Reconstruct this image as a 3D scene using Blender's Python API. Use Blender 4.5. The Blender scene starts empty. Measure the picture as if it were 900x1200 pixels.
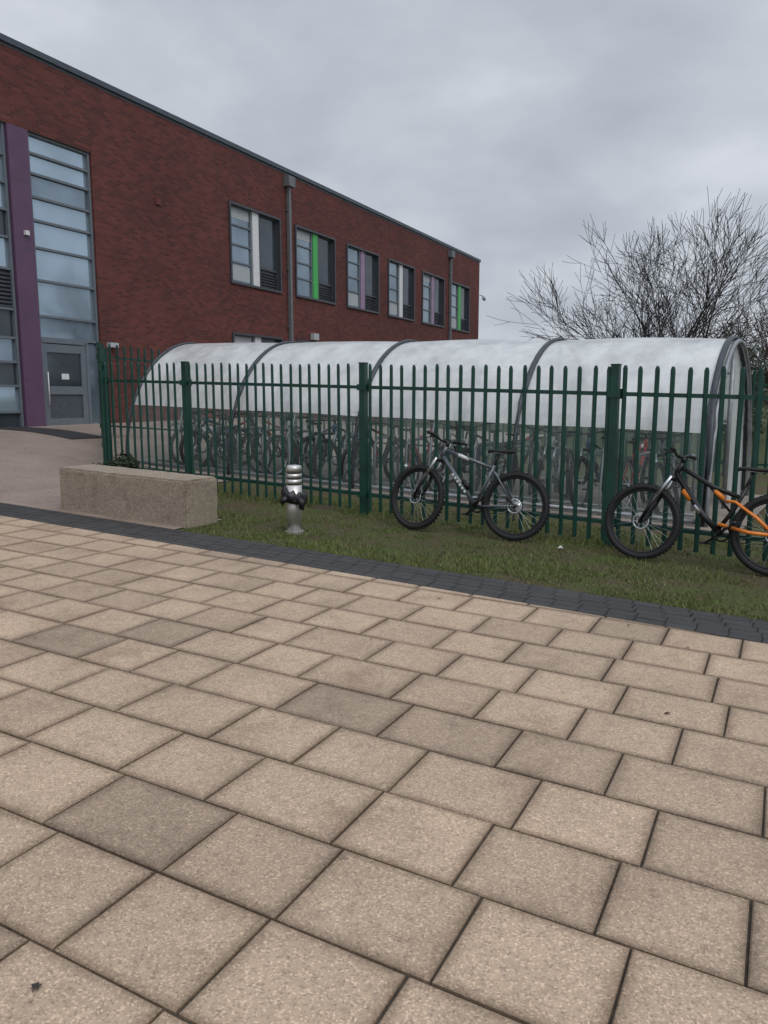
import bpy, bmesh, math, random
from mathutils import Vector, Matrix, noise as mnoise
random.seed(7)
R=random.Random(11)
sc=bpy.context.scene
sc.view_settings.view_transform='Standard'
sc.view_settings.look='None'
sc.view_settings.exposure=0
# ---------------------------------------------------------------- terrain
B0=Vector((-8.46,18.29,0)); EB=Vector((.4457,.895,0)).normalized(); NB=Vector((.895,-.4457,0)).normalized()
def g(x,y):
    s=-.845*(x-2.29)+.535*(y-7.7)
    z=1.3*math.tanh(.028*s/1.3)
    d=(Vector((x,y,0))-B0).dot(NB)
    t=max(0,min(1,(6.5-d)/5.5)); t=t*t*(3-2*t)
    f=max(0,min(1,(-0.5-x)/4.0))
    return z+.40*t*f
def F(s,n,z=0):     # fence frame
    x=2.29-.845*s+.535*n; y=7.7+.535*s+.845*n
    return Vector((x,y,z))
def A(s,n):         # band frame
    return (-.866*s+.5*n, .5*s+.866*n)
PA=math.radians(27.6); PC,PS=math.cos(PA),math.sin(PA)
def AP(s,n):        # paving frame
    return (-PC*s+PS*n, PS*s+PC*n)
# ---------------------------------------------------------------- materials
def newmat(name):
    m=bpy.data.materials.new(name); m.use_nodes=True
    nt=m.node_tree; b=nt.nodes['Principled BSDF']
    return m,nt,b
def N(nt,t,**k):
    n=nt.nodes.new(t)
    for a,v in k.items(): setattr(n,a,v)
    return n
def ramp(nt,stops):
    r=N(nt,'ShaderNodeValToRGB'); e=r.color_ramp.elements
    e[0].position=stops[0][0]; e[0].color=(*stops[0][1],1)
    e[1].position=stops[-1][0]; e[1].color=(*stops[-1][1],1)
    for p,c in stops[1:-1]:
        x=e.new(p); x.color=(*c,1)
    return r
def mixc(nt,mode='MIX'):
    return N(nt,'ShaderNodeMix',data_type='RGBA',blend_type=mode)
def simple(name,col,rough=.5,metal=0,var=.15,scale=8,bump=0.0,bscale=60,spec=.5,coat=0):
    m,nt,b=newmat(name); L=nt.links
    tc=N(nt,'ShaderNodeTexCoord'); no=N(nt,'ShaderNodeTexNoise'); no.inputs['Scale'].default_value=scale; no.inputs['Detail'].default_value=6
    L.new(tc.outputs['Object'],no.inputs['Vector'])
    r=ramp(nt,[(.3,tuple(c*(1-var) for c in col)),(.7,tuple(min(1,c*(1+var)) for c in col))])
    L.new(no.outputs['Fac'],r.inputs['Fac']); L.new(r.outputs['Color'],b.inputs['Base Color'])
    b.inputs['Roughness'].default_value=rough; b.inputs['Metallic'].default_value=metal
    b.inputs['Specular IOR Level'].default_value=spec; b.inputs['Coat Weight'].default_value=coat
    if bump>0:
        n2=N(nt,'ShaderNodeTexNoise'); n2.inputs['Scale'].default_value=bscale; n2.inputs['Detail'].default_value=5
        L.new(tc.outputs['Object'],n2.inputs['Vector'])
        bp=N(nt,'ShaderNodeBump'); bp.inputs['Strength'].default_value=bump; bp.inputs['Distance'].default_value=.01
        L.new(n2.outputs['Fac'],bp.inputs['Height']); L.new(bp.outputs['Normal'],b.inputs['Normal'])
    return m
def paver_mat(name,light,dark,speck=.35,edge=.55,rough=.75,sscale=170,attr=True,blot=1.0):
    m,nt,b=newmat(name); L=nt.links
    tc=N(nt,'ShaderNodeTexCoord')
    base=mixc(nt); base.inputs[6].default_value=(*dark,1); base.inputs[7].default_value=(*light,1)
    if attr:
        at=N(nt,'ShaderNodeAttribute',attribute_name='Col')
        sep=N(nt,'ShaderNodeSeparateColor'); L.new(at.outputs['Color'],sep.inputs['Color']); L.new(sep.outputs['Red'],base.inputs[0])
    else: base.inputs[0].default_value=.85
    n1=N(nt,'ShaderNodeTexNoise'); n1.inputs['Scale'].default_value=2.2*blot; n1.inputs['Detail'].default_value=9; n1.inputs['Roughness'].default_value=.68
    L.new(tc.outputs['Object'],n1.inputs['Vector'])
    r1=ramp(nt,[(.3,(.70,.67,.64)),(.47,(.93,.92,.91)),(.72,(1.10,1.09,1.08))]); L.new(n1.outputs['Fac'],r1.inputs['Fac'])
    m1=mixc(nt,'MULTIPLY'); m1.inputs[0].default_value=1; L.new(base.outputs[2],m1.inputs[6]); L.new(r1.outputs['Color'],m1.inputs[7])
    vo=N(nt,'ShaderNodeTexVoronoi'); vo.inputs['Scale'].default_value=sscale; L.new(tc.outputs['Object'],vo.inputs['Vector'])
    sp=N(nt,'ShaderNodeSeparateColor'); L.new(vo.outputs['Color'],sp.inputs['Color'])
    r2=ramp(nt,[(0,(1-speck*1.3,)*3),(.25,(.93,)*3),(.8,(1.02,)*3),(.95,(1+speck*1.5,)*3)]); L.new(sp.outputs['Red'],r2.inputs['Fac'])
    m2=mixc(nt,'MULTIPLY'); m2.inputs[0].default_value=1; L.new(m1.outputs[2],m2.inputs[6]); L.new(r2.outputs['Color'],m2.inputs[7])
    n3=N(nt,'ShaderNodeTexNoise'); n3.inputs['Scale'].default_value=24; n3.inputs['Detail'].default_value=8; n3.inputs['Roughness'].default_value=.75
    L.new(tc.outputs['Object'],n3.inputs['Vector'])
    last=m2
    if attr:
        uv=N(nt,'ShaderNodeUVMap',uv_map='UVMap'); su=N(nt,'ShaderNodeSeparateXYZ'); L.new(uv.outputs['UV'],su.inputs[0])
        ax=N(nt,'ShaderNodeMath',operation='ABSOLUTE'); ay=N(nt,'ShaderNodeMath',operation='ABSOLUTE')
        L.new(su.outputs['X'],ax.inputs[0]); L.new(su.outputs['Y'],ay.inputs[0])
        mx=N(nt,'ShaderNodeMath',operation='MAXIMUM'); L.new(ax.outputs[0],mx.inputs[0]); L.new(ay.outputs[0],mx.inputs[1])
        ad=N(nt,'ShaderNodeMath',operation='MULTIPLY_ADD'); L.new(n3.outputs['Fac'],ad.inputs[0]); ad.inputs[1].default_value=.5; L.new(mx.outputs[0],ad.inputs[2])
        r3=ramp(nt,[(0.0,(1,1,1)),(.45,(.96,.955,.95)),(1,(edge,edge*.96,edge*.92))])
        mp=N(nt,'ShaderNodeMapRange'); mp.inputs['From Min'].default_value=.93; mp.inputs['From Max'].default_value=1.3
        L.new(ad.outputs[0],mp.inputs['Value']); L.new(mp.outputs[0],r3.inputs['Fac'])
        m3=mixc(nt,'MULTIPLY'); m3.inputs[0].default_value=1; L.new(m2.outputs[2],m3.inputs[6]); L.new(r3.outputs['Color'],m3.inputs[7]); last=m3
    r4=ramp(nt,[(.3,(.62,.61,.6)),(.46,(.96,.96,.96)),(.56,(1,1,1)),(.8,(1.15,)*3)]); L.new(n3.outputs['Fac'],r4.inputs['Fac'])
    m4=mixc(nt,'MULTIPLY'); m4.inputs[0].default_value=.9; L.new(last.outputs[2],m4.inputs[6]); L.new(r4.outputs['Color'],m4.inputs[7])
    L.new(m4.outputs[2],b.inputs['Base Color'])
    b.inputs['Specular IOR Level'].default_value=.4
    rr=N(nt,'ShaderNodeMapRange'); rr.inputs['To Min'].default_value=rough-.35; rr.inputs['To Max'].default_value=rough+.15
    L.new(n1.outputs['Fac'],rr.inputs['Value']); L.new(rr.outputs[0],b.inputs['Roughness'])
    bp=N(nt,'ShaderNodeBump'); bp.inputs['Strength'].default_value=.55; bp.inputs['Distance'].default_value=.003
    L.new(sp.outputs['Green'],bp.inputs['Height']); L.new(bp.outputs['Normal'],b.inputs['Normal'])
    return m
M_pav=paver_mat('paving_slab_beige',(.565,.425,.305),(.25,.19,.14),speck=.28,edge=.5)
M_band=paver_mat('dark_block_paving',(.062,.062,.064),(.042,.042,.044),speck=.4,edge=.75,rough=.75,sscale=260)
M_conc=paver_mat('bench_concrete',(.37,.31,.24),(.2,.17,.14),speck=.38,rough=.95,sscale=150,attr=False,blot=1.6)
M_joint=simple('joint_sand',(.06,.048,.036),.95,var=.4,scale=20)
M_path=paver_mat('path_concrete',(.36,.285,.24),(.2,.17,.15),speck=.2,rough=.75,sscale=120,attr=False,blot=.5)
M_floor=simple('shelter_floor',(.24,.20,.17),.8,var=.25,scale=2,bump=.2)
def grass_mat(name,stops,sc_=.8):
    m,nt,b=newmat(name); L=nt.links
    tc=N(nt,'ShaderNodeTexCoord'); n=N(nt,'ShaderNodeTexNoise'); n.inputs['Scale'].default_value=sc_; n.inputs['Detail'].default_value=10; n.inputs['Roughness'].default_value=.72
    L.new(tc.outputs['Object'],n.inputs['Vector']); r=ramp(nt,stops); L.new(n.outputs['Fac'],r.inputs['Fac'])
    n2=N(nt,'ShaderNodeTexNoise'); n2.inputs['Scale'].default_value=45; n2.inputs['Detail'].default_value=5
    L.new(tc.outputs['Object'],n2.inputs['Vector']); r2=ramp(nt,[(.3,(.5,.5,.5)),(.7,(1.3,1.3,1.2))]); L.new(n2.outputs['Fac'],r2.inputs['Fac'])
    mm=mixc(nt,'MULTIPLY'); mm.inputs[0].default_value=1; L.new(r.outputs['Color'],mm.inputs[6]); L.new(r2.outputs['Color'],mm.inputs[7])
    L.new(mm.outputs[2],b.inputs['Base Color']); b.inputs['Roughness'].default_value=.95; b.inputs['Specular IOR Level'].default_value=.2
    bp=N(nt,'ShaderNodeBump'); bp.inputs['Strength'].default_value=.8; bp.inputs['Distance'].default_value=.03
    L.new(n2.outputs['Fac'],bp.inputs['Height']); L.new(bp.outputs['Normal'],b.inputs['Normal'])
    return m
M_lawn=grass_mat('lawn_turf',[(.36,(.115,.085,.058)),(.47,(.10,.088,.05)),(.58,(.085,.105,.036)),(.8,(.115,.135,.045))],1.3)
M_field=grass_mat('field',[(.3,(.05,.06,.028)),(.7,(.08,.095,.04))],.15)
def attr_mat(name,c0,c1,rough=.6,mid=None):
    m,nt,b=newmat(name); L=nt.links
    at=N(nt,'ShaderNodeAttribute',attribute_name='Col'); s=N(nt,'ShaderNodeSeparateColor'); L.new(at.outputs['Color'],s.inputs['Color'])
    r=ramp(nt,[(0,c0),(.55,mid),(1,c1)] if mid else [(0,c0),(1,c1)])
    L.new(s.outputs['Red'],r.inputs['Fac']); L.new(r.outputs['Color'],b.inputs['Base Color'])
    b.inputs['Roughness'].default_value=rough; b.inputs['Specular IOR Level'].default_value=.25
    return m
M_blade=attr_mat('grass_blades',(.06,.085,.022),(.27,.25,.12),mid=(.13,.175,.045))
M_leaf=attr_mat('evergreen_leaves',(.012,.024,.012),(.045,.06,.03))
M_dead=attr_mat('dead_leaves',(.05,.03,.018),(.20,.12,.06))
M_green=simple('green_powdercoat',(.005,.050,.037),.42,var=.25,scale=5)
M_steel=simple('brushed_steel',(.66,.64,.62),.40,metal=.8,var=.12,scale=12)
M_galv=simple('galvanised_steel',(.30,.31,.33),.5,metal=.6,var=.2,scale=10)
M_pipe=simple('downpipe_grey',(.16,.17,.18),.5,metal=.2,var=.12,scale=3)
M_dkframe=simple('shelter_frame_dark',(.05,.06,.07),.45,metal=.3,var=.2)
M_black=simple('black_rubber',(.014,.014,.015),.7,var=.2,scale=30)
M_blackm=simple('black_metal',(.02,.02,.022),.35,metal=.4,var=.2)
M_bag=simple('black_bag_plastic',(.010,.010,.012),.35,var=.3,bump=.7,bscale=25)
M_greyp=simple('grey_bike_paint',(.10,.115,.135),.3,metal=.2,var=.1,coat=.5)
M_orange=simple('orange_bike_paint',(.80,.22,.015),.35,var=.08,coat=.4)
M_red=simple('red_bike_paint',(.40,.03,.02),.4,var=.08,coat=.2)
M_vent=simple('terracotta_vent',(.13,.035,.03),.7,var=.1)
M_white=simple('white_paint',(.70,.71,.72),.45,var=.06)
M_blue=simple('blue_bike_paint',(.02,.10,.20),.35,var=.08,coat=.4)
M_silver=simple('alloy_silver',(.55,.56,.58),.3,metal=.85,var=.1)
M_purple=simple('purple_cladding',(.115,.058,.115),.45,var=.1,scale=2)
M_mauve=simple('mauve_cladding',(.30,.20,.32),.45,var=.1,scale=2)
M_lime=simple('green_cladding',(.05,.42,.08),.4,var=.08)
M_frame=simple('grey_window_frame',(.14,.165,.19),.45,var=.08)
M_framed=simple('dark_window_surround',(.05,.055,.065),.4,var=.1)
M_coping=simple('roof_coping',(.06,.075,.095),.45,var=.15)
M_roof=simple('flat_roof',(.08,.08,.09),.8)
M_blind=simple('window_blind',(.42,.45,.47),.7,var=.08)
M_louv=simple('louvre',(.07,.08,.10),.5)
def glass_mat(name,col,metal,rough=.06,var=.3,sc_=.9):
    m,nt,b=newmat(name); L=nt.links
    tc=N(nt,'ShaderNodeTexCoord'); n=N(nt,'ShaderNodeTexNoise'); n.inputs['Scale'].default_value=sc_; n.inputs['Detail'].default_value=3
    L.new(tc.outputs['Object'],n.inputs['Vector'])
    r=ramp(nt,[(.3,tuple(c*(1-var) for c in col)),(.7,tuple(min(1,c*(1+var)) for c in col))]); L.new(n.outputs['Fac'],r.inputs['Fac']); L.new(r.outputs['Color'],b.inputs['Base Color'])
    b.inputs['Metallic'].default_value=metal; b.inputs['Roughness'].default_value=rough; b.inputs['Specular IOR Level'].default_value=.7
    n2=N(nt,'ShaderNodeTexNoise'); n2.inputs['Scale'].default_value=.35; L.new(tc.outputs['Object'],n2.inputs['Vector'])
    bp=N(nt,'ShaderNodeBump'); bp.inputs['Strength'].default_value=.1; bp.inputs['Distance'].default_value=.02
    L.new(n2.outputs['Fac'],bp.inputs['Height']); L.new(bp.outputs['Normal'],b.inputs['Normal'])
    return m
M_glass=glass_mat('curtain_glass',(.40,.51,.60),.6,var=.16,sc_=.5)
M_glassd=glass_mat('dark_window_glass',(.05,.065,.08),.2)
M_glassm=glass_mat('mid_window_glass',(.24,.31,.37),.6,var=.2)
def brick_mat():
    m,nt,b=newmat('red_brick'); L=nt.links
    tc=N(nt,'ShaderNodeTexCoord'); s=N(nt,'ShaderNodeSeparateXYZ'); L.new(tc.outputs['Object'],s.inputs[0])
    a=N(nt,'ShaderNodeMath',operation='ADD'); L.new(s.outputs['X'],a.inputs[0]); L.new(s.outputs['Y'],a.inputs[1])
    c=N(nt,'ShaderNodeCombineXYZ'); L.new(a.outputs[0],c.inputs['X']); L.new(s.outputs['Z'],c.inputs['Y'])
    bt=N(nt,'ShaderNodeTexBrick'); bt.inputs['Scale'].default_value=1; bt.inputs['Brick Width'].default_value=.225; bt.inputs['Row Height'].default_value=.075
    bt.inputs['Mortar Size'].default_value=.007; bt.inputs['Mortar Smooth'].default_value=.2; bt.inputs['Bias'].default_value=0
    bt.inputs['Color1'].default_value=(.175,.053,.044,1); bt.inputs['Color2'].default_value=(.10,.035,.032,1); bt.inputs['Mortar'].default_value=(.10,.07,.064,1)
    L.new(c.outputs[0],bt.inputs['Vector'])
    n=N(nt,'ShaderNodeTexNoise'); n.inputs['Scale'].default_value=.5; n.inputs['Detail'].default_value=8; n.inputs['Roughness'].default_value=.7; L.new(c.outputs[0],n.inputs['Vector'])
    r=ramp(nt,[(.3,(.78,.78,.80)),(.7,(1.16,1.12,1.1))]); L.new(n.outputs['Fac'],r.inputs['Fac'])
    mm=mixc(nt,'MULTIPLY'); mm.inputs[0].default_value=1; L.new(bt.outputs['Color'],mm.inputs[6]); L.new(r.outputs['Color'],mm.inputs[7])
    L.new(mm.outputs[2],b.inputs['Base Color']); b.inputs['Roughness'].default_value=.85; b.inputs['Specular IOR Level'].default_value=.25
    bp=N(nt,'ShaderNodeBump'); bp.inputs['Strength'].default_value=.5; bp.inputs['Distance'].default_value=.006; bp.invert=True
    L.new(bt.outputs['Fac'],bp.inputs['Height']); L.new(bp.outputs['Normal'],b.inputs['Normal'])
    return m
M_brick=brick_mat()
def poly_mat(name,opa,col,streak=.15):
    m,nt,b=newmat(name); L=nt.links; out=nt.nodes['Material Output']
    tc=N(nt,'ShaderNodeTexCoord'); mp=N(nt,'ShaderNodeMapping'); mp.inputs['Scale'].default_value=(1.5,1.5,.5); L.new(tc.outputs['Object'],mp.inputs['Vector'])
    n=N(nt,'ShaderNodeTexNoise'); n.inputs['Scale'].default_value=1.6; n.inputs['Detail'].default_value=7; n.inputs['Roughness'].default_value=.62; L.new(mp.outputs[0],n.inputs['Vector'])
    r=ramp(nt,[(.3,tuple(c*.82 for c in col)),(.6,col)]); L.new(n.outputs['Fac'],r.inputs['Fac']); L.new(r.outputs['Color'],b.inputs['Base Color'])
    b.inputs['Roughness'].default_value=.2; b.inputs['Specular IOR Level'].default_value=.55
    tl=N(nt,'ShaderNodeBsdfTranslucent'); L.new(r.outputs['Color'],tl.inputs['Color'])
    m0=N(nt,'ShaderNodeMixShader'); m0.inputs[0].default_value=.28; L.new(b.outputs[0],m0.inputs[1]); L.new(tl.outputs[0],m0.inputs[2])
    tr=N(nt,'ShaderNodeBsdfTransparent'); tr.inputs['Color'].default_value=(.90,.95,.95,1)
    rr=N(nt,'ShaderNodeMapRange'); rr.inputs['From Min'].default_value=.3; rr.inputs['From Max'].default_value=.7
    rr.inputs['To Min'].default_value=max(0,opa-streak); rr.inputs['To Max'].default_value=min(1,opa+streak); L.new(n.outputs['Fac'],rr.inputs['Value'])
    ms=N(nt,'ShaderNodeMixShader'); L.new(rr.outputs[0],ms.inputs[0]); L.new(tr.outputs[0],ms.inputs[1]); L.new(m0.outputs[0],ms.inputs[2])
    L.new(ms.outputs[0],out.inputs['Surface']); return m
M_polyT=poly_mat('polycarbonate_milky',.82,(.94,.965,.97),.13)
M_polyB=poly_mat('polycarbonate_clear',.13,(.60,.68,.66),.09)
M_bark=simple('bark',(.038,.033,.03),.9,var=.3,scale=6)
M_bark2=simple('bark_distant',(.07,.052,.043),.9,var=.3,scale=3)
M_tags=[M_greyp,M_red,M_blue,M_white,M_blackm]
# ---------------------------------------------------------------- mesh builder
class MB:
    def __init__(s): s.v=[];s.f=[];s.m=[];s.sm=[];s.c=[];s.M=Matrix.Identity(4)
    def add(s,vs,fs,mi=0,smooth=False,col=0):
        o=len(s.v); M=s.M
        s.v+= [tuple(M@Vector(v)) for v in vs]
        for f in fs: s.f.append([i+o for i in f]); s.m.append(mi); s.sm.append(smooth); s.c.append(col)
    def box(s,c,d,mi=0,Rm=None):
        c=Vector(c); vs=[]
        for x in(-.5,.5):
            for y in(-.5,.5):
                for z in(-.5,.5):
                    v=Vector((x*d[0],y*d[1],z*d[2]))
                    if Rm: v=Rm@v
                    vs.append(c+v)
        s.add(vs,[(0,1,3,2),(4,6,7,5),(0,4,5,1),(2,3,7,6),(0,2,6,4),(1,5,7,3)],mi)
    def tube(s,pts,r,mi=0,seg=8,cap=True,smooth=True,flat=1.0,ref=None,col=0):
        pts=[Vector(p) for p in pts]; n=len(pts)
        if not isinstance(r,(list,tuple)): r=[r]*n
        vs=[];fs=[]
        for i,p in enumerate(pts):
            t=(pts[min(i+1,n-1)]-pts[max(i-1,0)]).normalized()
            rf=Vector(ref) if ref else (Vector((0,0,1)) if abs(t.z)<.9 else Vector((1,0,0)))
            a=t.cross(rf).normalized(); b=a.cross(t).normalized()
            for k in range(seg):
                q=2*math.pi*(k+.5)/seg
                vs.append(p+a*math.cos(q)*r[i]+b*math.sin(q)*r[i]*flat)
        for i in range(n-1):
            for k in range(seg):
                k2=(k+1)%seg; fs.append((i*seg+k,i*seg+k2,(i+1)*seg+k2,(i+1)*seg+k))
        if cap: fs.append(tuple(range(seg))[::-1]); fs.append(tuple((n-1)*seg+k for k in range(seg)))
        s.add(vs,fs,mi,smooth,col)
    def ring(s,c,Rr,r,mi=0,n=40,k=8,flat=1.0):
        vs=[];fs=[];c=Vector(c)
        for i in range(n):
            a=2*math.pi*i/n
            for j in range(k):
                b=2*math.pi*(j+.5)/k; q=Rr+r*math.cos(b); w=r*math.sin(b)*flat
                vs.append(c+Vector((q*math.cos(a),w,q*math.sin(a))))
        for i in range(n):
            for j in range(k):
                i2=(i+1)%n;j2=(j+1)%k; fs.append((i*k+j,i2*k+j,i2*k+j2,i*k+j2))
        s.add(vs,fs,mi,True)
    def obj(s,name,mats,parent=None,mw=None,col=False):
        me=bpy.data.meshes.new(name); me.from_pydata(s.v,[],s.f)
        for m in mats: me.materials.append(m)
        me.polygons.foreach_set('material_index',s.m); me.polygons.foreach_set('use_smooth',s.sm)
        if col:
            ca=me.color_attributes.new('Col','FLOAT_COLOR','CORNER'); d=[]
            for f,c in zip(s.f,s.c): d+= [c,c,c,1]*len(f)
            ca.data.foreach_set('color',d)
        me.update(); o=bpy.data.objects.new(name,me); sc.collection.objects.link(o)
        if parent: o.parent=parent
        if mw is not None: o.matrix_world=mw
        return o
def empty(name,mw=None):
    o=bpy.data.objects.new(name,None); o.empty_display_size=.3; sc.collection.objects.link(o)
    if mw is not None: o.matrix_world=mw
    return o
def child(mb,name,mats,par):
    o=mb.obj(name,mats); o.parent=par; return o
# ---------------------------------------------------------------- ground sheet
def axis(lo,hi,step,far):
    a=[lo+i*step for i in range(int(round((hi-lo)/step))+1)]
    d=step; x=lo; L_=[]
    while x>-far: d*=1.6; x-=d; L_.append(x)
    d=step; x=hi; H=[]
    while x<far: d*=1.6; x+=d; H.append(x)
    return L_[::-1]+a+H
xs=axis(-20,24,1,900); ys=axis(-8,40,1,900)
b=MB(); nx=len(xs)
b.add([(x,y,g(x,y)-.07) for y in ys for x in xs],[(j*nx+i,j*nx+i+1,(j+1)*nx+i+1,(j+1)*nx+i) for j in range(len(ys)-1) for i in range(nx-1)],0,True)
b.obj('ground',[M_field])
def sheet(name,s0,s1,n0,n1,step,off,mat,fr=A):
    ns=max(1,int((s1-s0)/step)); nn=max(1,int((n1-n0)/step)); vs=[]
    for j in range(nn+1):
        for i in range(ns+1):
            p=fr(s0+(s1-s0)*i/ns,n0+(n1-n0)*j/nn); vs.append((p[0],p[1],g(p[0],p[1])+off))
    w=ns+1; b=MB(); b.add(vs,[(j*w+i,(j+1)*w+i,(j+1)*w+i+1,j*w+i+1) for j in range(nn) for i in range(ns)],0,True)
    return b.obj(name,[mat])
sheet('lawn',-22,8.6,5.84,18,.4,-.016,M_lawn)
sheet('footpath',5.95,8.25,5.85,6.6,.3,-.004,M_path)
sheet('footpath',8.25,34,5.85,26,.4,-.003,M_path)
sheet('dark_doorstep_strip',13.6,18,10.6,11.5,.3,.008,M_band)
sheet('shelter_floor',-1.0,9.7,1.55,5.45,.5,.01,M_floor,fr=F)
sheet('paving_bed',-8,20,-5,5.84,.5,-.012,M_joint)
# ---------------------------------------------------------------- paving slabs
def slabs(name,rows,s0,s1,lens,gap,mat,bev,seed,darkp,fr,clip=None,sd=.12):
    rr=random.Random(seed); V=[];Fc=[];UV=[];C=[]
    for (n0,n1) in rows:
        s=s0-rr.random()*lens[0]
        while s<s1:
            l=rr.choice(lens); a0,a1,b0,b1=s+gap/2,s+l-gap/2,n0+gap/2,n1-gap/2; s+=l
            dz=rr.uniform(-.0015,.0015); tint=min(1,max(0,rr.gauss(.82,sd)))
            if rr.random()<darkp: tint=rr.uniform(.35,.6)
            o=len(V); jit=[(rr.uniform(-.002,.002),rr.uniform(-.002,.002)) for _ in range(4)]
            for (ins,z) in((bev,0),(0,-bev*.7),(0,-.02)):
                for k,(sx,ny) in enumerate(((a0+ins,b0+ins),(a1-ins,b0+ins),(a1-ins,b1-ins),(a0+ins,b1-ins))):
                    x,y=fr(sx+jit[k][0],ny+jit[k][1]); V.append((x,y,g(x,y)+z+dz))
            q=[(-1,-1),(1,-1),(1,1),(-1,1)]
            fs=[(3,2,1,0)]+[tuple((k,(k+1)%4,4+(k+1)%4,4+k)) for k in range(4)]+[tuple((4+k,4+(k+1)%4,8+(k+1)%4,8+k)) for k in range(4)]
            for f in fs:
                Fc.append([o+i for i in f])
                for i in f: UV+= [q[i%4][0]*(1 if i<4 else 1.15),q[i%4][1]*(1 if i<4 else 1.15)]; C+= [tint,tint,tint,1]
    me=bpy.data.meshes.new(name); me.from_pydata(V,[],Fc); me.materials.append(mat)
    u=me.uv_layers.new(name='UVMap'); u.data.foreach_set('uv',UV)
    ca=me.color_attributes.new('Col','FLOAT_COLOR','CORNER'); ca.data.foreach_set('color',C)
    me.update()
    if clip is not None:
        bm=bmesh.new(); bm.from_mesh(me); x,y=A(0,clip)
        bmesh.ops.bisect_plane(bm,geom=bm.verts[:]+bm.edges[:]+bm.faces[:],plane_co=(x,y,0),plane_no=(.5,.866,0),clear_outer=True)
        bm.to_mesh(me); bm.free()
    o=bpy.data.objects.new(name,me); sc.collection.objects.link(o); return o
w=.402
slabs('paving_slabs',[(6.1-w*(i+1),6.1-w*i) for i in range(22)],-7,17,[.40,.45,.45,.45,.50,.56],.009,M_pav,.005,3,.07,AP,clip=5.28,sd=.10)
slabs('dark_paving_band',[(5.285+.11*i,5.285+.11*(i+1)) for i in range(5)],-12,24,[.2],.004,M_band,.002,5,.3,A)
# ---------------------------------------------------------------- grass blades
def blades():
    rr=random.Random(21); V=[];Fc=[];C=[]; cnt=0; tries=0
    while cnt<60000 and tries<400000:
        tries+=1
        s=rr.uniform(-3.0,8.5); n=5.83+ (rr.random()**1.3)*3.0
        if s>5.85 and n<6.62: continue
        if s>8.2: continue
        x,y=A(s,n)
        d=mnoise.noise(Vector((x*1.1,y*1.1,0)))+.6*mnoise.noise(Vector((x*3.5,y*3.5,4)))
        nf=(Vector((x,y,0))-F(0,0)).dot(Vector((.535,.845,0)))
        if d<-.12 and rr.random()<.84: continue
        if abs(nf+.40)<.24 and rr.random()<.55: continue
        cnt+=1
        h=rr.uniform(.014,.036)*(1+max(0,d)*.9)
        if abs(nf)<.12: h*=rr.uniform(1.2,2.8)
        a=rr.uniform(0,6.283); wd=rr.uniform(.002,.0048); z=g(x,y)-.016
        lx,ly=rr.uniform(-.8,.8)*h,rr.uniform(-.8,.8)*h; o=len(V)
        V+= [(x-math.cos(a)*wd,y-math.sin(a)*wd,z),(x+math.cos(a)*wd,y+math.sin(a)*wd,z),(x+lx,y+ly,z+h)]
        c=min(1,max(0,.38+d*.35+rr.uniform(-.35,.3)))
        if rr.random()<.12: c=rr.uniform(.8,1)
        Fc.append((o,o+1,o+2)); C+= [c,c,c,1]*3
    me=bpy.data.meshes.new('grass'); me.from_pydata(V,[],Fc); me.materials.append(M_blade)
    ca=me.color_attributes.new('Col','FLOAT_COLOR','CORNER'); ca.data.foreach_set('color',C); me.update()
    sc.collection.objects.link(bpy.data.objects.new('grass',me))
blades()
rr=random.Random(77); b=MB()
for i in range(170):
    s=rr.uniform(-2.5,9.3); n=5.9+rr.random()**1.2*2.6
    if rr.random()<.12: n=rr.uniform(3.4,5.8)
    x,y=A(s,n); z=g(x,y)+(.006 if n>5.84 else .004); a=rr.uniform(0,6.28); l=rr.uniform(.010,.022)
    ca,sa=math.cos(a)*l,math.sin(a)*l
    b.add([(x-ca,y-sa,z),(x-sa*.5,y+ca*.5,z+.006),(x+ca,y+sa,z+.002),(x+sa*.5,y-ca*.5,z+.007)],[(0,1,2,3)],0,False,rr.random())
b.obj('fallen_leaves',[M_dead],col=True)
# ---------------------------------------------------------------- school building
mwB=Matrix(((EB.x,-NB.x,0,B0.x),(EB.y,-NB.y,0,B0.y),(0,0,1,0),(0,0,0,1)))
school=empty('school_building',mwB)
def wall_open(b,x0,x1,z0,z1,ops,depth,mi=0):
    X=sorted(set([x0,x1]+[o[0] for o in ops]+[o[1] for o in ops])); Z=sorted(set([z0,z1]+[o[2] for o in ops]+[o[3] for o in ops]))
    for i in range(len(X)-1):
        for j in range(len(Z)-1):
            cx,cz=(X[i]+X[i+1])/2,(Z[j]+Z[j+1])/2
            if any(o[0]<cx<o[1] and o[2]<cz<o[3] for o in ops): continue
            b.add([(X[i],0,Z[j]),(X[i+1],0,Z[j]),(X[i+1],0,Z[j+1]),(X[i],0,Z[j+1])],[(0,1,2,3)],mi)
    for (a,c,d,e) in ops:
        b.add([(a,0,d),(a,depth,d),(a,depth,e),(a,0,e)],[(0,1,2,3)],mi); b.add([(c,0,d),(c,depth,d),(c,depth,e),(c,0,e)],[(3,2,1,0)],mi)
        b.add([(a,0,d),(c,0,d),(c,depth,d),(a,depth,d)],[(0,1,2,3)],mi); b.add([(a,0,e),(c,0,e),(c,depth,e),(a,depth,e)],[(3,2,1,0)],mi)
WT=[8.0+3.8*i for i in range(6)]; WW=2.75; ZB,ZT=5.16,7.57
ops=[(-2.6,2.42,.3,7.57)]+[(t,t+WW,ZB,ZT) for t in WT]+[(t,t+WW,1.6,3.52) for t in WT]
H=9.4; X0,X1,DP=-14,31.5,14
b=MB(); wall_open(b,X0,X1,-1,H-.12,ops,.2)
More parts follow.
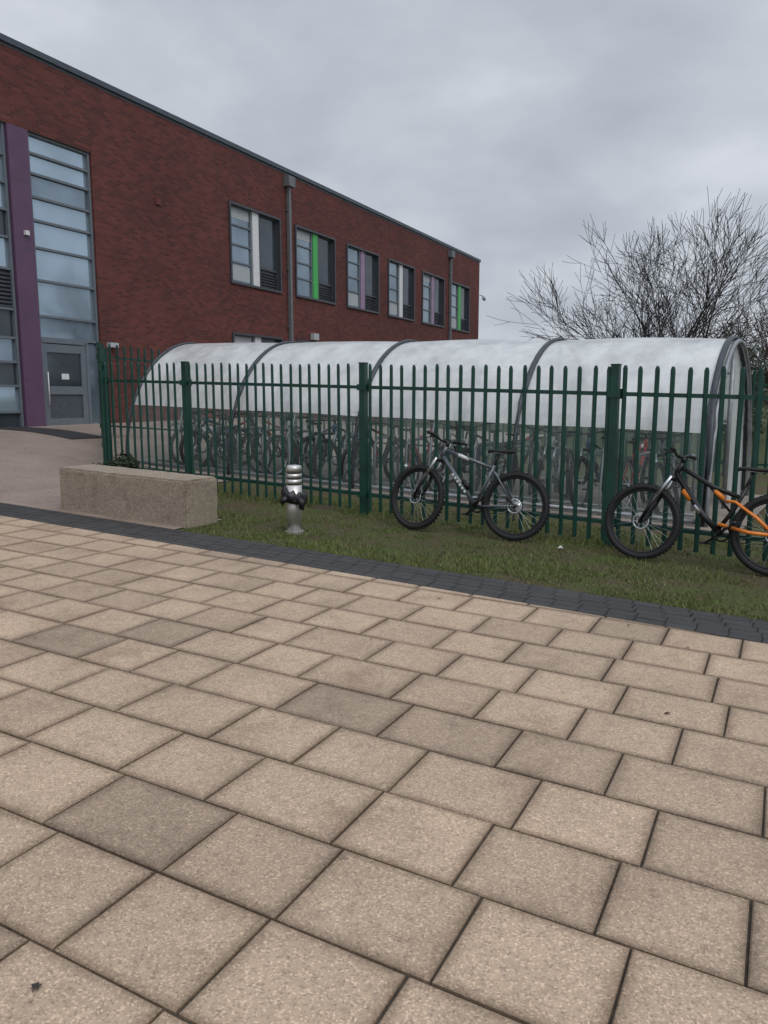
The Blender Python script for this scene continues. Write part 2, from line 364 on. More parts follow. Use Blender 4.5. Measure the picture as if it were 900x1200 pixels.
b.add([(X1,0,-1),(X1,DP,-1),(X1,DP,H-.12),(X1,0,H-.12)],[(0,1,2,3)]); b.add([(X0,0,-1),(X0,DP,-1),(X0,DP,H-.12),(X0,0,H-.12)],[(3,2,1,0)])
b.add([(X0,DP,-1),(X1,DP,-1),(X1,DP,H-.12),(X0,DP,H-.12)],[(3,2,1,0)])
child(b,'walls',[M_brick],school)
b=MB(); b.add([(X0,.3,H-.25),(X1-.3,.3,H-.25),(X1-.3,DP-.3,H-.25),(X0,DP-.3,H-.25)],[(0,1,2,3)]); child(b,'roof',[M_roof],school)
b=MB()
b.box(((X0+X1)/2,.13,H-.06),(X1-X0+.1,.38,.13)); b.box((X1-.12,DP/2+.33,H-.06),(.36,DP-.02,.128)); b.box(((X0+X1)/2,.01,H-.16),(X1-X0,.03,.07)) 
child(b,'coping',[M_coping],school)
b=MB()
for t in (7.4,19.0): b.box((t,-.001,5),(.015,.004,8))
child(b,'movement_joints',[M_joint],school)
pan=[M_white,M_lime,M_mauve,M_white,M_mauve,M_lime]
for i,t in enumerate(WT):
    b=MB(); mats=[M_framed,M_frame,M_glassm,M_glassd,pan[i],M_blind,M_louv]
    for (za,zb,up) in((ZB,ZT,1),(1.6,3.52,0)):
        hh=zb-za; y=.06
        b.box((t+WW/2,.04,za-.02),(WW+.12,.2,.07),0); b.box((t+WW/2,.04,zb+.02),(WW+.12,.2,.07),0)
        b.box((t-.025,.04,(za+zb)/2),(.07,.2,hh-.03),0); b.box((t+WW+.025,.04,(za+zb)/2),(.07,.2,hh-.03),0)
        x0,x1=t+.04,t+1.2
        zz=[za+.03,za+hh*.27,za+hh*.50,za+hh*.75,zb-.03]
        for k in range(4):
            b.box(((x0+x1)/2,y+.05,(zz[k]+zz[k+1])/2),(x1-x0-.02,.02,zz[k+1]-zz[k]-.02),2)
        if i in(0,2,3,5): b.box(((x0+x1)/2,y+.035,(zz[0]+zz[1])/2),(x1-x0-.14,.006,hh*.2),5)
        if i in(0,1,4): b.box(((x0+x1)/2,y+.035,(zz[3]+zz[4])/2+.1),(x1-x0-.14,.006,hh*.13),5)
        for k in range(5): b.box(((x0+x1)/2,y+.02,zz[k]),(x1-x0,.06,.05),1)
        for xx in(x0+.01,x1-.01): b.box((xx,y+.018,(za+zb)/2),(.06,.064,hh-.02),1)
        b.box((t+1.42,y+.0,(za+zb)/2),(.34,.07,hh-.03),4)
        b.box((t+1.63,y+.01,(za+zb)/2),(.05,.08,hh-.03),0)
        x0,x1=t+1.66,t+WW-.03
        b.box(((x0+x1)/2,y+.055,za+hh*.63),(x1-x0,.02,hh*.70),3)
        b.box(((x0+x1)/2,y+.02,za+hh*.27),(x1-x0,.06,.06),0); b.box((x1-.03,y+.02,(za+zb)/2),(.06,.062,hh-.03),0)
        b.box(((x0+x1)/2,y+.02,za+hh*.985),(x1-x0,.06,.05),0)
        for k in range(6):
            b.box(((x0+x1)/2,y+.03,za+.06+k*(hh*.25-.06)/6),(x1-x0-.06,.05,.03),6,Matrix.Rotation(.6,3,'X'))
        b.box(((x0+x1)/2,y+.07,za+hh*.13),(x1-x0,.01,hh*.26),0)
    child(b,'window_%d'%(i+1),mats,school)
b=MB(); mats=[M_frame,M_glass,M_purple,M_louv,M_glassd,M_white,M_glassm]
b.box((.26,.03,4.0),(.54,.12,7.12),2)
for z in (1.9,3.4,4.9,6.4): b.box((.26,-.031,z),(.53,.004,.012),3)
def trans(x0,x1,zs,y=.1,glass=None):
    for k in range(len(zs)-1):
        gi=glass[k] if glass else 1
        if gi is None: continue
        b.box(((x0+x1)/2,y+.04,(zs[k]+zs[k+1])/2),(x1-x0-.03,.02,zs[k+1]-zs[k]-.03),gi)
    for z in zs: b.box(((x0+x1)/2,y,z),(x1-x0,.08,.055),0)
    for x in(x0+.03,x1-.03): b.box((x,y-.005,(zs[0]+zs[-1])/2),(.06,.1,zs[-1]-zs[0]+.05),0)
trans(.55,2.4,[2.9,3.42,4.25,5.0,5.62,6.15,6.67,7.12,7.54],glass=[6,1,1,1,1,6,1,1])
trans(-2.58,-.03,[.5,1.15,1.75,2.3,2.85,3.5,4.4,5.1,5.7,6.3,6.9,7.54],glass=[4,1,4,6,4,None,1,4,1,1,1])
b.box((-1.3,.08,4.2),(.06,.12,6.7),0)
for k in range(9): b.box((-1.3,.11,3.56+k*.09),(2.4,.07,.03),3,Matrix.Rotation(.7,3,'X'))
b.box((-1.3,.16,3.95),(2.45,.01,.86),3)
b.box((2.18,.14,1.75),(.4,.02,2.2),6); b.box((2.0,.1,1.75),(.08,.1,2.24),0); b.box((2.38,.1,1.75),(.05,.1,2.24),0)
b.box((1.25,.10,2.84),(1.5,.1,.08),0); b.box((.58,.1,1.75),(.07,.1,2.2),0)
for xx in(.68,1.88): b.box((xx,.1,1.75),(.16,.06,2.16),0)
b.box((1.28,.1,2.68),(1.05,.06,.2),0); b.box((1.28,.1,1.66),(1.05,.06,.2),0); b.box((1.28,.1,.84),(1.05,.06,.26),0)
b.box((1.28,.12,2.17),(1.05,.02,.85),4); b.box((1.28,.12,1.27),(1.05,.02,.62),3)
b.box((1.30,.10,2.0),(.22,.012,.14),5); b.tube([(.72,.02,1.3),(.72,.02,2.1)],.014,5)
b.box((.3,-.06,5.25),(.1,.1,.1),5)
child(b,'glazed_entrance',mats,school)
b=MB()
for t in(11.28,26.75):
    b.box((t,-.09,4.6),(.13,.12,9.0),0)
    b.box((t,-.13,8.95),(.40,.24,.34),0)
    for z in(2,4,6,8): b.box((t,-.05,z),(.22,.09,.05),0)
child(b,'downpipes',[M_pipe],school)
b=MB(); b.box((4.75,-.02,6.9),(.2,.06,.16),0); child(b,'wall_vent',[M_vent],school)
b=MB(); b.box((2.75,-.08,2.85),(.28,.14,.12),0); b.box((12.9,-.1,3.75),(.35,.16,.24),0)
b.tube([(31.5,-.05,7.4),(31.9,-.1,7.4),(31.9,-.1,7.3)],.03,0); b.box((31.95,-.15,7.25),(.3,.14,.14),0,Matrix.Rotation(.3,3,'Y'))
child(b,'wall_lights_and_camera',[M_blind],school)
# ---------------------------------------------------------------- palisade fence
def fence(name,pts,H=1.8,post_at=None):
    b=MB(); rr=random.Random(5)
    for seg in range(len(pts)-1):
        p,q=Vector(pts[seg]),Vector(pts[seg+1]); d=(q-p); L=d.length; d.normalize(); nrm=Vector((d.y,-d.x))
        ang=math.atan2(d.y,d.x); Rz=Matrix.Rotation(ang,3,'Z')
        npost=max(1,round(L/3.0)); posts=[i*L/npost for i in range(npost+1)] if not post_at else post_at
        for t in posts:
            c=p+d*t; z=g(c.x,c.y)
            b.box((c.x,c.y,z+H/2-.1),(.08,.075,H+.2+.02),0,Rz); b.box((c.x,c.y,z+H+.015),(.09,.085,.012),0,Rz)
            for rz in(.24,H-.27):
                b.box((c.x+nrm.x*-.05,c.y-nrm.y*.05,z+rz),(.12,.02,.10),0,Rz)
                b.box((c.x+nrm.x*.045,c.y+nrm.y*.045,z+rz),(.13,.012,.07),0,Rz)
        k=int(L/.150)
        for i in range(k+1):
            t=(i+.5)*L/(k+1)
            if min(abs(t-x) for x in posts)<.05: continue
            c=p+d*t; z=g(c.x,c.y)+.05; hh=H-.05+rr.uniform(-.008,.008)
            prof=[(-.023,.0),(-.010,.016),(.010,.016),(.023,.0),(.009,.010),(-.009,.010)]
            vs=[]; lean=rr.uniform(-.005,.005)
            for (zz,sx) in((0,1),(hh-.03,1),(hh,.55)):
                for (u,v_) in prof:
                    w_=c+d*(u*sx+lean*zz)+nrm*(v_+.022); vs.append((w_.x,w_.y,z+zz))
            fs=[]
            for a in range(2):
                for k2 in range(6): fs.append((a*6+k2,a*6+(k2+1)%6,a*6+6+(k2+1)%6,a*6+6+k2))
            fs.append((12,13,14,15,16,17)); b.add(vs,fs,0)
            for rz in(.24,H-.27): b.box((c.x+nrm.x*.04,c.y+nrm.y*.04,z-.05+rz),(.014,.01,.014),0,Rz)
        m=max(1,int(L/1.5))
        for i in range(m):
            a=p+d*(L*i/m); c=p+d*(L*(i+1)/m)
            for rz in(.24,H-.27):
                za,zc=g(a.x,a.y)+rz,g(c.x,c.y)+rz
                vs=[]
                for (pt,zz) in((a,za),(c,zc)):
                    for (u,v_) in((-.018,-.020),(.018,-.020),(.018,.020),(-.018,.020)):
                        w_=pt+nrm*u; vs.append((w_.x,w_.y,zz+v_))
                b.add(vs,[(0,1,5,4),(1,2,6,5),(2,3,7,6),(3,0,4,7)],0)
    return b.obj(name,[M_green])
def xy(v): return (v.x,v.y)
C1=F(7.76,0)
fence('palisade_fence',[xy(C1),xy(F(-9,0))],1.8,post_at=[0,1.76,4.76,7.76,10.76,13.76,16.7])
fence('palisade_fence',[xy(C1),(-6.15,16.9),(-2.3,18.7),(12.5,12.2)],2.0)
b=MB(); z=g(C1.x,C1.y); b.box((C1.x-.03,C1.y+.1,z+.95),(.12,.12,2.1),0,Matrix.Rotation(.56,3,'Z')); b.box((C1.x-.03,C1.y+.1,z+2.01),(.14,.14,.02),0,Matrix.Rotation(.56,3,'Z')); b.obj('gate_post',[M_green])
# ---------------------------------------------------------------- cycle shelter
NC,HA,AH=3.5,1.75,2.27
def arch(s,th,off=0):
    n=NC-(HA+off)*math.cos(th); zz=(AH+off)*(max(0,math.sin(th))**.93)
    if th<1e-6 or th>math.pi-1e-6: zz=0
    p=F(s,n); p.z=.028*s+zz; return p
ribs=[-.55,1.83,4.37,6.9,9.43]
shel=empty('cycle_shelter')
bT=MB(); TH=40
for bay in range(4):
    sub=6
    for j in range(TH):
        t0,t1=math.pi*j/TH,math.pi*(j+1)/TH
        zmid=AH*math.sin((t0+t1)/2); mi=0 if zmid>1.08 else 1
        for k in range(sub):
            sa=ribs[bay]+(ribs[bay+1]-ribs[bay])*k/sub; sb=ribs[bay]+(ribs[bay+1]-ribs[bay])*(k+1)/sub
            def P(s_,t_):
                sag=.03*math.sin(math.pi*(s_-ribs[bay])/(ribs[bay+1]-ribs[bay]))*math.sin(t_)+.012*mnoise.noise(Vector((s_*.8,t_*2,bay)))
                return arch(s_,t_,sag)
            bT.add([P(sa,t0),P(sb,t0),P(sb,t1),P(sa,t1)],[(0,1,2,3)],mi,True)
child(bT,'polycarbonate_roof',[M_polyT,M_polyB],shel)
bF=MB()
for i,s in enumerate(ribs):
    pts=[arch(s,math.pi*j/36,.02) for j in range(37)]
    bF.tube(pts,.042,0,6,flat=.6)
    if i in(0,4):
        pts=[arch(s+(-.07 if i==0 else .07),math.pi*j/36,-.03) for j in range(37)]; bF.tube(pts,.03,1,6)
for i in range(4):
    s=(ribs[i]+ribs[i+1])/2
    bF.tube([arch(s,math.pi*j/30,-.03) for j in range(31)],.014,1,6)
for th in(.02,.50,.9,1.57,2.2,2.64,3.12):
    bF.tube([arch(ribs[0],th,-.02),arch(9.43,th,-.02)],.016 if th!=.02 else .03,1,6)
for s in ribs:
    p=F(s,3.5); bF.tube([(p.x,p.y,.028*s-.05),(p.x,p.y,.028*s+AH-.05)],.03,1,8)
bF.tube([F(-.6,1.78,-.1),F(-.6,1.9,1.6)],.035,0,8)
child(bF,'steel_frame',[M_dkframe,M_galv],shel)
bE=MB(); pts=[arch(-.53,math.pi*(.56+.44*j/14),-.05) for j in range(15)]
base=F(-.53,NC+.35,-.05); vs=[base]+pts
bE.add(vs,[(0,i,i+1) for i in range(1,15)],0); child(bE,'end_panel',[M_polyT],shel)
rk=MB()
for i in range(17):
    s=-.25+i*.57; n0=2.25
    z0=.028*s; rk.tube([F(s,n0,z0),F(s,n0,z0+.65),F(s,n0+.1,z0+.75),F(s,n0+.6,z0+.75),F(s,n0+.7,z0+.65),F(s,n0+.7,z0)],.022,0,8)
rk.tube([F(-.4,2.25,.05),F(9.2,2.25,.32)],.02,0,6)
rk.obj('bike_rack',[M_galv])
# ---------------------------------------------------------------- bicycles
def bike_mesh(name,mframe,macc,mrim,fs=False,detail=True,steer=0.0):
    b=MB(); mats=[mframe,macc,M_black,M_silver,M_blackm,mrim]
    RA=Vector((0,0,.36)); FA=Vector((1.13,0,.36)); BB=Vector((.44,0,.33)); ST=Vector((.265,0,.77)); HT=Vector((.825,0,.935)); HB=Vector((.87,0,.815))
    def wheel(c,front):
        b.ring(c,.330,.030,2,48 if detail else 32,8)
        b.ring(c,.297,.014,5,48 if detail else 28,6)
        ns=28 if detail else 14
        for i in range(ns):
            a=2*math.pi*i/ns; a2=a+(.5 if i%2 else -.5); y=.03 if i%4<2 else -.03
            b.tube([c+Vector((math.cos(a2)*.025,y,math.sin(a2)*.025)),c+Vector((math.cos(a)*.29,0,math.sin(a)*.29))],.0014,3,3,False)
        b.tube([c+Vector((0,-.055,0)),c+Vector((0,.055,0))],.022,4,10)
        b.ring(c+Vector((0,.045,0)),.072,.010,3,24,4,flat=.12)
        for i in range(5):
            a=i*1.2566; b.tube([c+Vector((0,.045,0)),c+Vector((math.cos(a)*.066,.045,math.sin(a)*.066))],.003,3,4,False)
        if detail:
            for i in range(54):
                a=2*math.pi*i/54
                for yy in(-.016,.016):
                    aa=a+(0 if yy>0 else .058)
                    b.box(c+Vector((math.cos(aa)*.359,yy,math.sin(aa)*.359)),(.008,.016,.018),2,Matrix.Rotation(-aa,3,'Y'))
        if not front:
            for k,r in enumerate((.062,.055,.048,.04,.032)):
                b.tube([c+Vector((0,-.034-.005*k,0)),c+Vector((0,-.037-.005*k,0))],r,3,20)
    wheel(RA,False)
    if not fs:
        b.tube([BB,ST],.018,0,10); b.tube([Vector((.28,0,.735)),Vector((.84,0,.90))],.019,0,10); b.tube([BB+Vector((.01,0,.01)),HB+Vector((-.005,0,.02))],.024,0,10)
        for y in(-.06,.06):
            b.tube([RA+Vector((0,y,0)),Vector((.22,y*.6,.66)),Vector((.285,0,.72))],.010,0,8)
            b.tube([RA+Vector((0,y,0)),Vector((.33,y*.75,.33)),BB],.011,0,8)
        dn=(HB-BB).normalized()
        for k in range(6):
            q=BB+dn*(.17+k*.045); b.tube([q,q+dn*.03],.0250,1,10)
        b.tube([Vector((.55,0,.813)),Vector((.68,0,.853))],.0197,1,10)
        b.tube([Vector((.52,0,.50)),Vector((.60,0,.575))],.030,4,10)
    else:
        b.tube([BB+Vector((.02,0,.03)),Vector((.36,0,.53)),Vector((.255,0,.77))],.019,0,10)
        b.tube([Vector((.30,0,.66)),Vector((.55,0,.74)),Vector((.84,0,.90))],.021,0,10)
        b.tube([BB,Vector((.60,0,.47)),HB+Vector((-.005,0,.02))],.028,0,10)
        b.tube([Vector((.56,0,.74)),Vector((.40,0,.60))],.010,3,8); b.tube([Vector((.52,0,.705)),Vector((.44,0,.635))],.024,1,10)
        b.tube([Vector((.37,0,.52)),Vector((.56,0,.73))],.012,0,8)
        for y in(-.062,.062):
            b.tube([RA+Vector((0,y,0)),Vector((.2,y,.36)),Vector((.46,y*.6,.41))],.016,1,8)
            b.tube([RA+Vector((0,y,0)),Vector((.16,y,.50)),Vector((.34,y*.7,.62)),Vector((.42,y*.4,.62))],.014,1,8)
        b.tube([Vector((.62,0,.495)),Vector((.68,0,.56))],.0290,3,10); b.tube([Vector((.72,0,.605)),Vector((.79,0,.69))],.0290,1,10)
    b.tube([HB,HT],.024,0,12)
    b.tube([ST-Vector((-.02,0,.06)),Vector((.225,0,.90))],.014,4,8)
    secs=[(.07,.055,.0),(.09,.072,.0),(.15,.068,-.006),(.22,.040,-.004),(.30,.022,0),(.34,.016,-.004),(.352,.006,-.01)]
    vs=[];fs=[]
    for (x,hw,dz) in secs:
        for (u,v_) in((-1,-.4),(-.8,.3),(0,.55),(.8,.3),(1,-.4),(0,-1)): vs.append((x,hw*u,.925+dz+.024*v_))
    for i in range(len(secs)-1):
        for k in range(6): fs.append((i*6+k,i*6+(k+1)%6,i*6+6+(k+1)%6,i*6+6+k))
    fs+= [(5,4,3,2,1,0),tuple(len(secs)*6-6+k for k in range(6))]; b.add(vs,fs,2,True)
    for y in(-.02,.02): b.tube([(.12,y,.905),(.16,y,.895),(.26,y,.90),(.30,y*.5,.915)],.004,3,5)
    b.tube([BB+Vector((0,-.075,0)),BB+Vector((0,.075,0))],.022,4,12)
    b.ring(BB+Vector((0,-.05,0)),.075,.010,4,30,5,flat=.25)
    for i in range(4):
        a=i*math.pi/2+.4; b.tube([BB+Vector((0,-.05,0)),BB+Vector((math.cos(a)*.07,-.05,math.sin(a)*.07))],.006,4,5)
    ca=-.7
    for sg in(-1,1):
        e=BB+Vector((math.cos(ca)*.172*sg*-1,sg*.085,math.sin(ca)*.172*sg*-1)); b.tube([BB+Vector((0,sg*.075,0)),e],[.014,.010],4,8)
        b.box(e+Vector((0,sg*.055,0)),(.095,.09,.02),4); b.tube([e,e+Vector((0,sg*.1,0))],.006,3,6)
    b.tube([BB+Vector((0,-.05,.08)),RA+Vector((0,-.045,.055))],.004,4,4); b.tube([BB+Vector((0,-.05,-.08)),Vector((.05,-.048,.27)),Vector((.0,-.048,.21))],.004,4,4)
    b.tube([RA+Vector((.0,-.05,0)),Vector((.02,-.05,.27)),Vector((.03,-.05,.20))],.010,4,6)
    b.box(RA+Vector((.06,.045,.05)),(.05,.03,.035),4)
    ax=(HT-HB).normalized(); b.M=Matrix.Translation(HB)@Matrix.Rotation(steer,4,ax)@Matrix.Translation(-HB)
    wheel(FA,True)
    CR=HB-ax*.035+Vector((.005,0,0))
    b.tube([CR+Vector((0,-.075,0)),CR+Vector((0,.075,0))],.022,4,8)
    for y in(-.066,.066):
        mid=CR.lerp(FA,.42); b.tube([CR+Vector((0,y,.02)),mid+Vector((.015,y,0))],.016,3,8); b.tube([mid+Vector((.014,y,.02)),FA+Vector((0,y,0))],[.022,.016],4,8)
    b.tube([CR.lerp(FA,.38)+Vector((.03,-.06,.0)),CR.lerp(FA,.36)+Vector((.05,0,.03)),CR.lerp(FA,.38)+Vector((.03,.06,0))],.012,4,6)
    b.box(FA+Vector((-.055,.055,.05)),(.035,.03,.06),4)
    b.tube([HT,HT+ax*.055],.019,4,10); SC=HT+ax*.05; bar=SC+Vector((.06,0,.012))
    b.tube([SC,bar],.016,4,8)
    bp=[bar+Vector((-.045,-.37,.03)),bar+Vector((-.02,-.2,.028)),bar+Vector((0,-.07,0)),bar+Vector((0,.07,0)),bar+Vector((-.02,.2,.028)),bar+Vector((-.045,.37,.03))]
    b.tube(bp,.0115,4,8)
    for sg in(-1,1):
        b.tube([bar+Vector((-.030,sg*.25,.029)),bar+Vector((-.045,sg*.375,.03))],.017,2,8)
        b.box(bar+Vector((.0,sg*.21,.02)),(.05,.035,.03),4); b.tube([bar+Vector((.025,sg*.21,.015)),bar+Vector((.045,sg*.25,-.005)),bar+Vector((.03,sg*.33,-.015))],.006,4,5)
        b.tube([bar+Vector((.02,sg*.19,.02)),bar+Vector((.10,sg*.12,.05)),bar+Vector((.09,sg*.03,-.05)),bar+Vector((-.0,sg*.03,-.16))],.0032,2,5)
    b.M=Matrix.Identity(4)
    return b.obj(name,mats)
def place_bike(o,rear,front,lean):
    r=Vector((rear[0],rear[1],0)); f=Vector((front[0],front[1],0)); d=(f-r).normalized(); y=Vector((-d.y,d.x,0))
    zr,zf=g(r.x,r.y),g(f.x,f.y); slope=math.atan2(zf-zr,1.13)
    M=Matrix(((d.x,y.x,0,r.x),(d.y,y.y,0,r.y),(0,0,1,zr-.008),(0,0,0,1)))@Matrix.Rotation(-slope,4,'Y')@Matrix.Rotation(lean,4,'X')
    o.matrix_world=M
def Fxy(s,n): v=F(s,n); return(v.x,v.y)
o=bike_mesh('bicycle',M_greyp,M_white,M_blackm,False,True,-.25); place_bike(o,Fxy(.90,-.36),Fxy(2.0,-.47),math.radians(8))
o=bike_mesh('bicycle',M_blackm,M_orange,M_blackm,True,True,-.12); place_bike(o,Fxy(-1.53,-.40),Fxy(-.42,-.42),math.radians(8))
base=[bike_mesh('bicycle',M_tags[i],M_tags[(i+2)%5],[M_blackm,M_silver][i%2],False,False,0) for i in range(5)]
slots=[-.05,.45,1.0,1.5,2.2,2.7,3.2,3.7,4.6,5.1,5.6,6.2,6.7,7.4,7.9,8.5]
for i,s in enumerate(slots):
    if i<5: o=base[i]
    else:
        o=bpy.data.objects.new('bicycle',base[(i*3)%5].data); sc.collection.objects.link(o)
    j=R.uniform(-.12,.12); off=R.uniform(-.15,.2)
    if i%3!=1: place_bike(o,Fxy(s+j,3.25+off),Fxy(s,2.12+off),math.radians(R.uniform(-9,9)))
    else: place_bike(o,Fxy(s,2.2+off),Fxy(s+j,3.33+off),math.radians(R.uniform(-9,9)))
# ---------------------------------------------------------------- concrete bench
cx,cy=A(6.95,6.25); zb=g(cx,cy); bl,bw,bh=2.06,.52,.50
def bench_grid():
    bm=bmesh.new(); bmesh.ops.create_cube(bm,size=1)
    for v in bm.verts: v.co=Vector((v.co.x*bl,v.co.y*bw,v.co.z*(bh+.06)+bh/2-.03))
    bmesh.ops.bevel(bm,geom=bm.edges[:],offset=.022,segments=2,affect='EDGES')
    bmesh.ops.subdivide_edges(bm,edges=[e for e in bm.edges if e.calc_length()>.3],cuts=30,use_grid_fill=True)
    for v in bm.verts:
        d=mnoise.noise(v.co*6)*.004+mnoise.noise(v.co*22)*.002
        edge=(abs(abs(v.co.x)-bl/2)<.03)+(abs(abs(v.co.y)-bw/2)<.03)+(abs(v.co.z-bh)<.03)
        if edge>=2: d-= max(0,mnoise.noise(v.co*9+Vector((5,5,5))))*.018
        c=Vector((0,0,bh/2)); v.co+= (v.co-c).normalized()*d
    me=bpy.data.meshes.new('concrete_bench'); bm.to_mesh(me); bm.free(); me.materials.append(M_conc)
    return me
ob=bpy.data.objects.new('concrete_bench',bench_grid()); sc.collection.objects.link(ob)
ob.matrix_world=Matrix.Translation((cx,cy,zb))@Matrix.Rotation(math.atan2(.5,-.866),4,'Z')@Matrix.Rotation(-.026,4,'Y')
# ---------------------------------------------------------------- bollard with bag
bx,by=-.95,8.06; bz=g(bx,by)
bo=empty('steel_bollard',Matrix.Translation((bx,by,bz)))
b=MB()
b.tube([(0,0,-.03),(0,0,.006)],.10,0,28,smooth=False)
b.tube([(0,0,.006),(0,0,.50)],.082,0,32)
b.tube([(0,0,.50),(0,0,.512)],.074,1,32)
b.tube([(0,0,.512),(0,0,.56)],.084,0,32); b.tube([(0,0,.56),(0,0,.575)],.072,1,32); b.tube([(0,0,.575),(0,0,.62)],.084,0,32)
b.tube([(0,0,.62),(0,0,.635)],.072,1,32); b.tube([(0,0,.635),(0,0,.69),(0,0,.705),(0,0,.71)],[.084,.084,.070,.03],0,32)
child(b,'post',[M_steel,M_blackm],bo)
b=MB(); n,k=40,14; vs=[];fs=[]
for i in range(n):
    a=2*math.pi*i/n
    for j in range(k):
        t=2*math.pi*j/k; p=Vector((math.cos(a),math.sin(a),0)); nz=mnoise.noise(Vector((math.cos(a)*2.2,math.sin(a)*2.2,math.sin(t)*1.3)))
        rad=.042+.03*nz; q=p*(.098+rad*math.cos(t)*.9+.012*mnoise.noise(Vector((a*4,t*2,1))))
        vs.append((q.x,q.y,.37+.03*nz+(rad+.015)*1.15*math.sin(t)-.02*math.cos(a)))
for i in range(n):
    for j in range(k): fs.append((i*k+j,((i+1)%n)*k+j,((i+1)%n)*k+(j+1)%k,i*k+(j+1)%k))
b.add(vs,fs,0,True)
b.tube([(.06,-.12,.37),(.10,-.15,.33),(.09,-.14,.27),(.11,-.13,.25)],[.03,.04,.03,.008],0,8)
b.tube([(-.06,-.11,.38),(-.12,-.12,.33),(-.11,-.11,.29)],[.03,.035,.01],0,8)
child(b,'tied_black_bag',[M_bag],bo)
# ---------------------------------------------------------------- trees
def bare_tree(name,x,y,H_,seed,mat,levels=6,limbs=7,spread=.75,minr=.006,r0=.17,L0=1.75):
    rr=random.Random(seed); b=MB(); base=Vector((x,y,g(x,y)-.1)); k=H_/8.6
    def rv(): return Vector((rr.gauss(0,1),rr.gauss(0,1),rr.gauss(0,1))).normalized()
    def grow(p,d,L,r,lv):
        n=3 if lv<5 else 2; pts=[p]; rad=[r]; q=p; dd=d
        for i in range(n):
            dd=(dd+rv()*.13+Vector((0,0,.035))).normalized(); q=q+dd*L/n; pts.append(q); rad.append(max(minr,r*(1-.34*(i+1)/n)))
        b.tube(pts,rad,0,6 if lv<3 else (4 if lv<5 else 3),False)
        if lv>=levels: return
        kids=2 if rr.random()<.45 else 3
        for i in range(kids):
            side=dd.cross(rv()).normalized(); a=rr.uniform(.3,.7) if i else rr.uniform(.05,.3)
            nd=(dd*math.cos(a)+side*math.sin(a)).normalized()
            grow(q,nd,L*rr.uniform(.74,.92),max(minr,rad[-1]*(.86 if i==0 else .66)),lv+1)
        if lv>=1:
            for tt in (1,2)[:n-1]:
                if rr.random()<.85:
                    side=dd.cross(rv()).normalized(); a=rr.uniform(.6,1.0); nd=(dd*math.cos(a)+side*math.sin(a)+Vector((0,0,.15))).normalized(); grow(pts[tt],nd,L*rr.uniform(.55,.8),max(minr,rad[tt]*.5),min(levels,lv+2))
    b.tube([base,base+Vector((.03,0,.5*k)),base+Vector((0,.03,1.15*k))],[r0*1.35,r0,r0*.95],0,10,False)
    top=base+Vector((0,.03,1.1*k))
    for i in range(limbs):
        a=2*math.pi*i/limbs+rr.uniform(-.3,.3); t=spread*(.3 if i%3==0 else 1)*rr.uniform(.75,1.15)
        grow(top,Vector((math.sin(t)*math.cos(a),math.sin(t)*math.sin(a),math.cos(t))),L0*k*rr.uniform(.9,1.1),r0*.5,1)
    return b.obj(name,[mat])
bare_tree('bare_tree',9.5,26.5,8.0,4,M_bark,6,9,.85,.0072,.15,1.68)
bare_tree('bare_tree',18.2,36,7.0,9,M_bark2,6,7,.8,.011,.18,1.7)
bare_tree('bare_tree',23,38,8.5,19,M_bark2,5,7,.8,.014,.18,1.9)
def leafmass(name,cx,cy,z0,rx,ry,rz,cnt,ls,seed,mat,lumps=8):
    rr=random.Random(seed); b=MB()
    L_=[(rr.uniform(-.7,.7)*rx,rr.uniform(-.7,.7)*ry,rr.uniform(.25,.75)*rz,rr.uniform(.3,.5)) for _ in range(lumps)]
    for _ in range(cnt):
        lx,ly,lz,lr=rr.choice(L_); d=Vector((rr.gauss(0,1),rr.gauss(0,1),rr.gauss(0,1))).normalized()*rr.uniform(.6,1.05)*lr
        p=Vector((cx+lx+d.x*rx,cy+ly+d.y*ry,z0+max(.02,lz+d.z*rz))); a=Vector((rr.gauss(0,1),rr.gauss(0,1),rr.gauss(0,1))).normalized(); c=a.orthogonal().normalized()
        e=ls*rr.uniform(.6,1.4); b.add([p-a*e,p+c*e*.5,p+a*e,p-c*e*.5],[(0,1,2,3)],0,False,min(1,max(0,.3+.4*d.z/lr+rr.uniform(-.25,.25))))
    return b.obj(name,[mat],col=True)
leafmass('evergreen_bush',12.2,27.5,g(12,27)-.1,1.2,1.2,3.6,3500,.08,3,M_leaf,12)
leafmass('ivy_shrub',-3.95,11.35,g(-4,11.3)-.02,.32,.3,.45,900,.03,5,M_leaf,6)
rr=random.Random(2); b=MB()
for i in range(150):
    a=-1.0+2.2*i/150; d=rr.uniform(110,150); cx,cy=math.sin(a)*d,math.cos(a)*d; hh=rr.uniform(2.5,5)
    for _ in range(50):
        p=Vector((cx+rr.gauss(0,2),cy+rr.gauss(0,1.5),rr.uniform(-1,hh))); q=Vector((rr.gauss(0,1),rr.gauss(0,1),rr.gauss(0,1))).normalized(); c=q.orthogonal(); e=rr.uniform(.4,.9)
        b.add([p-q*e,p+c*e,p+q*e,p-c*e],[(0,1,2,3)],0,False,rr.random())
b.obj('distant_tree_line',[M_leaf],col=True)
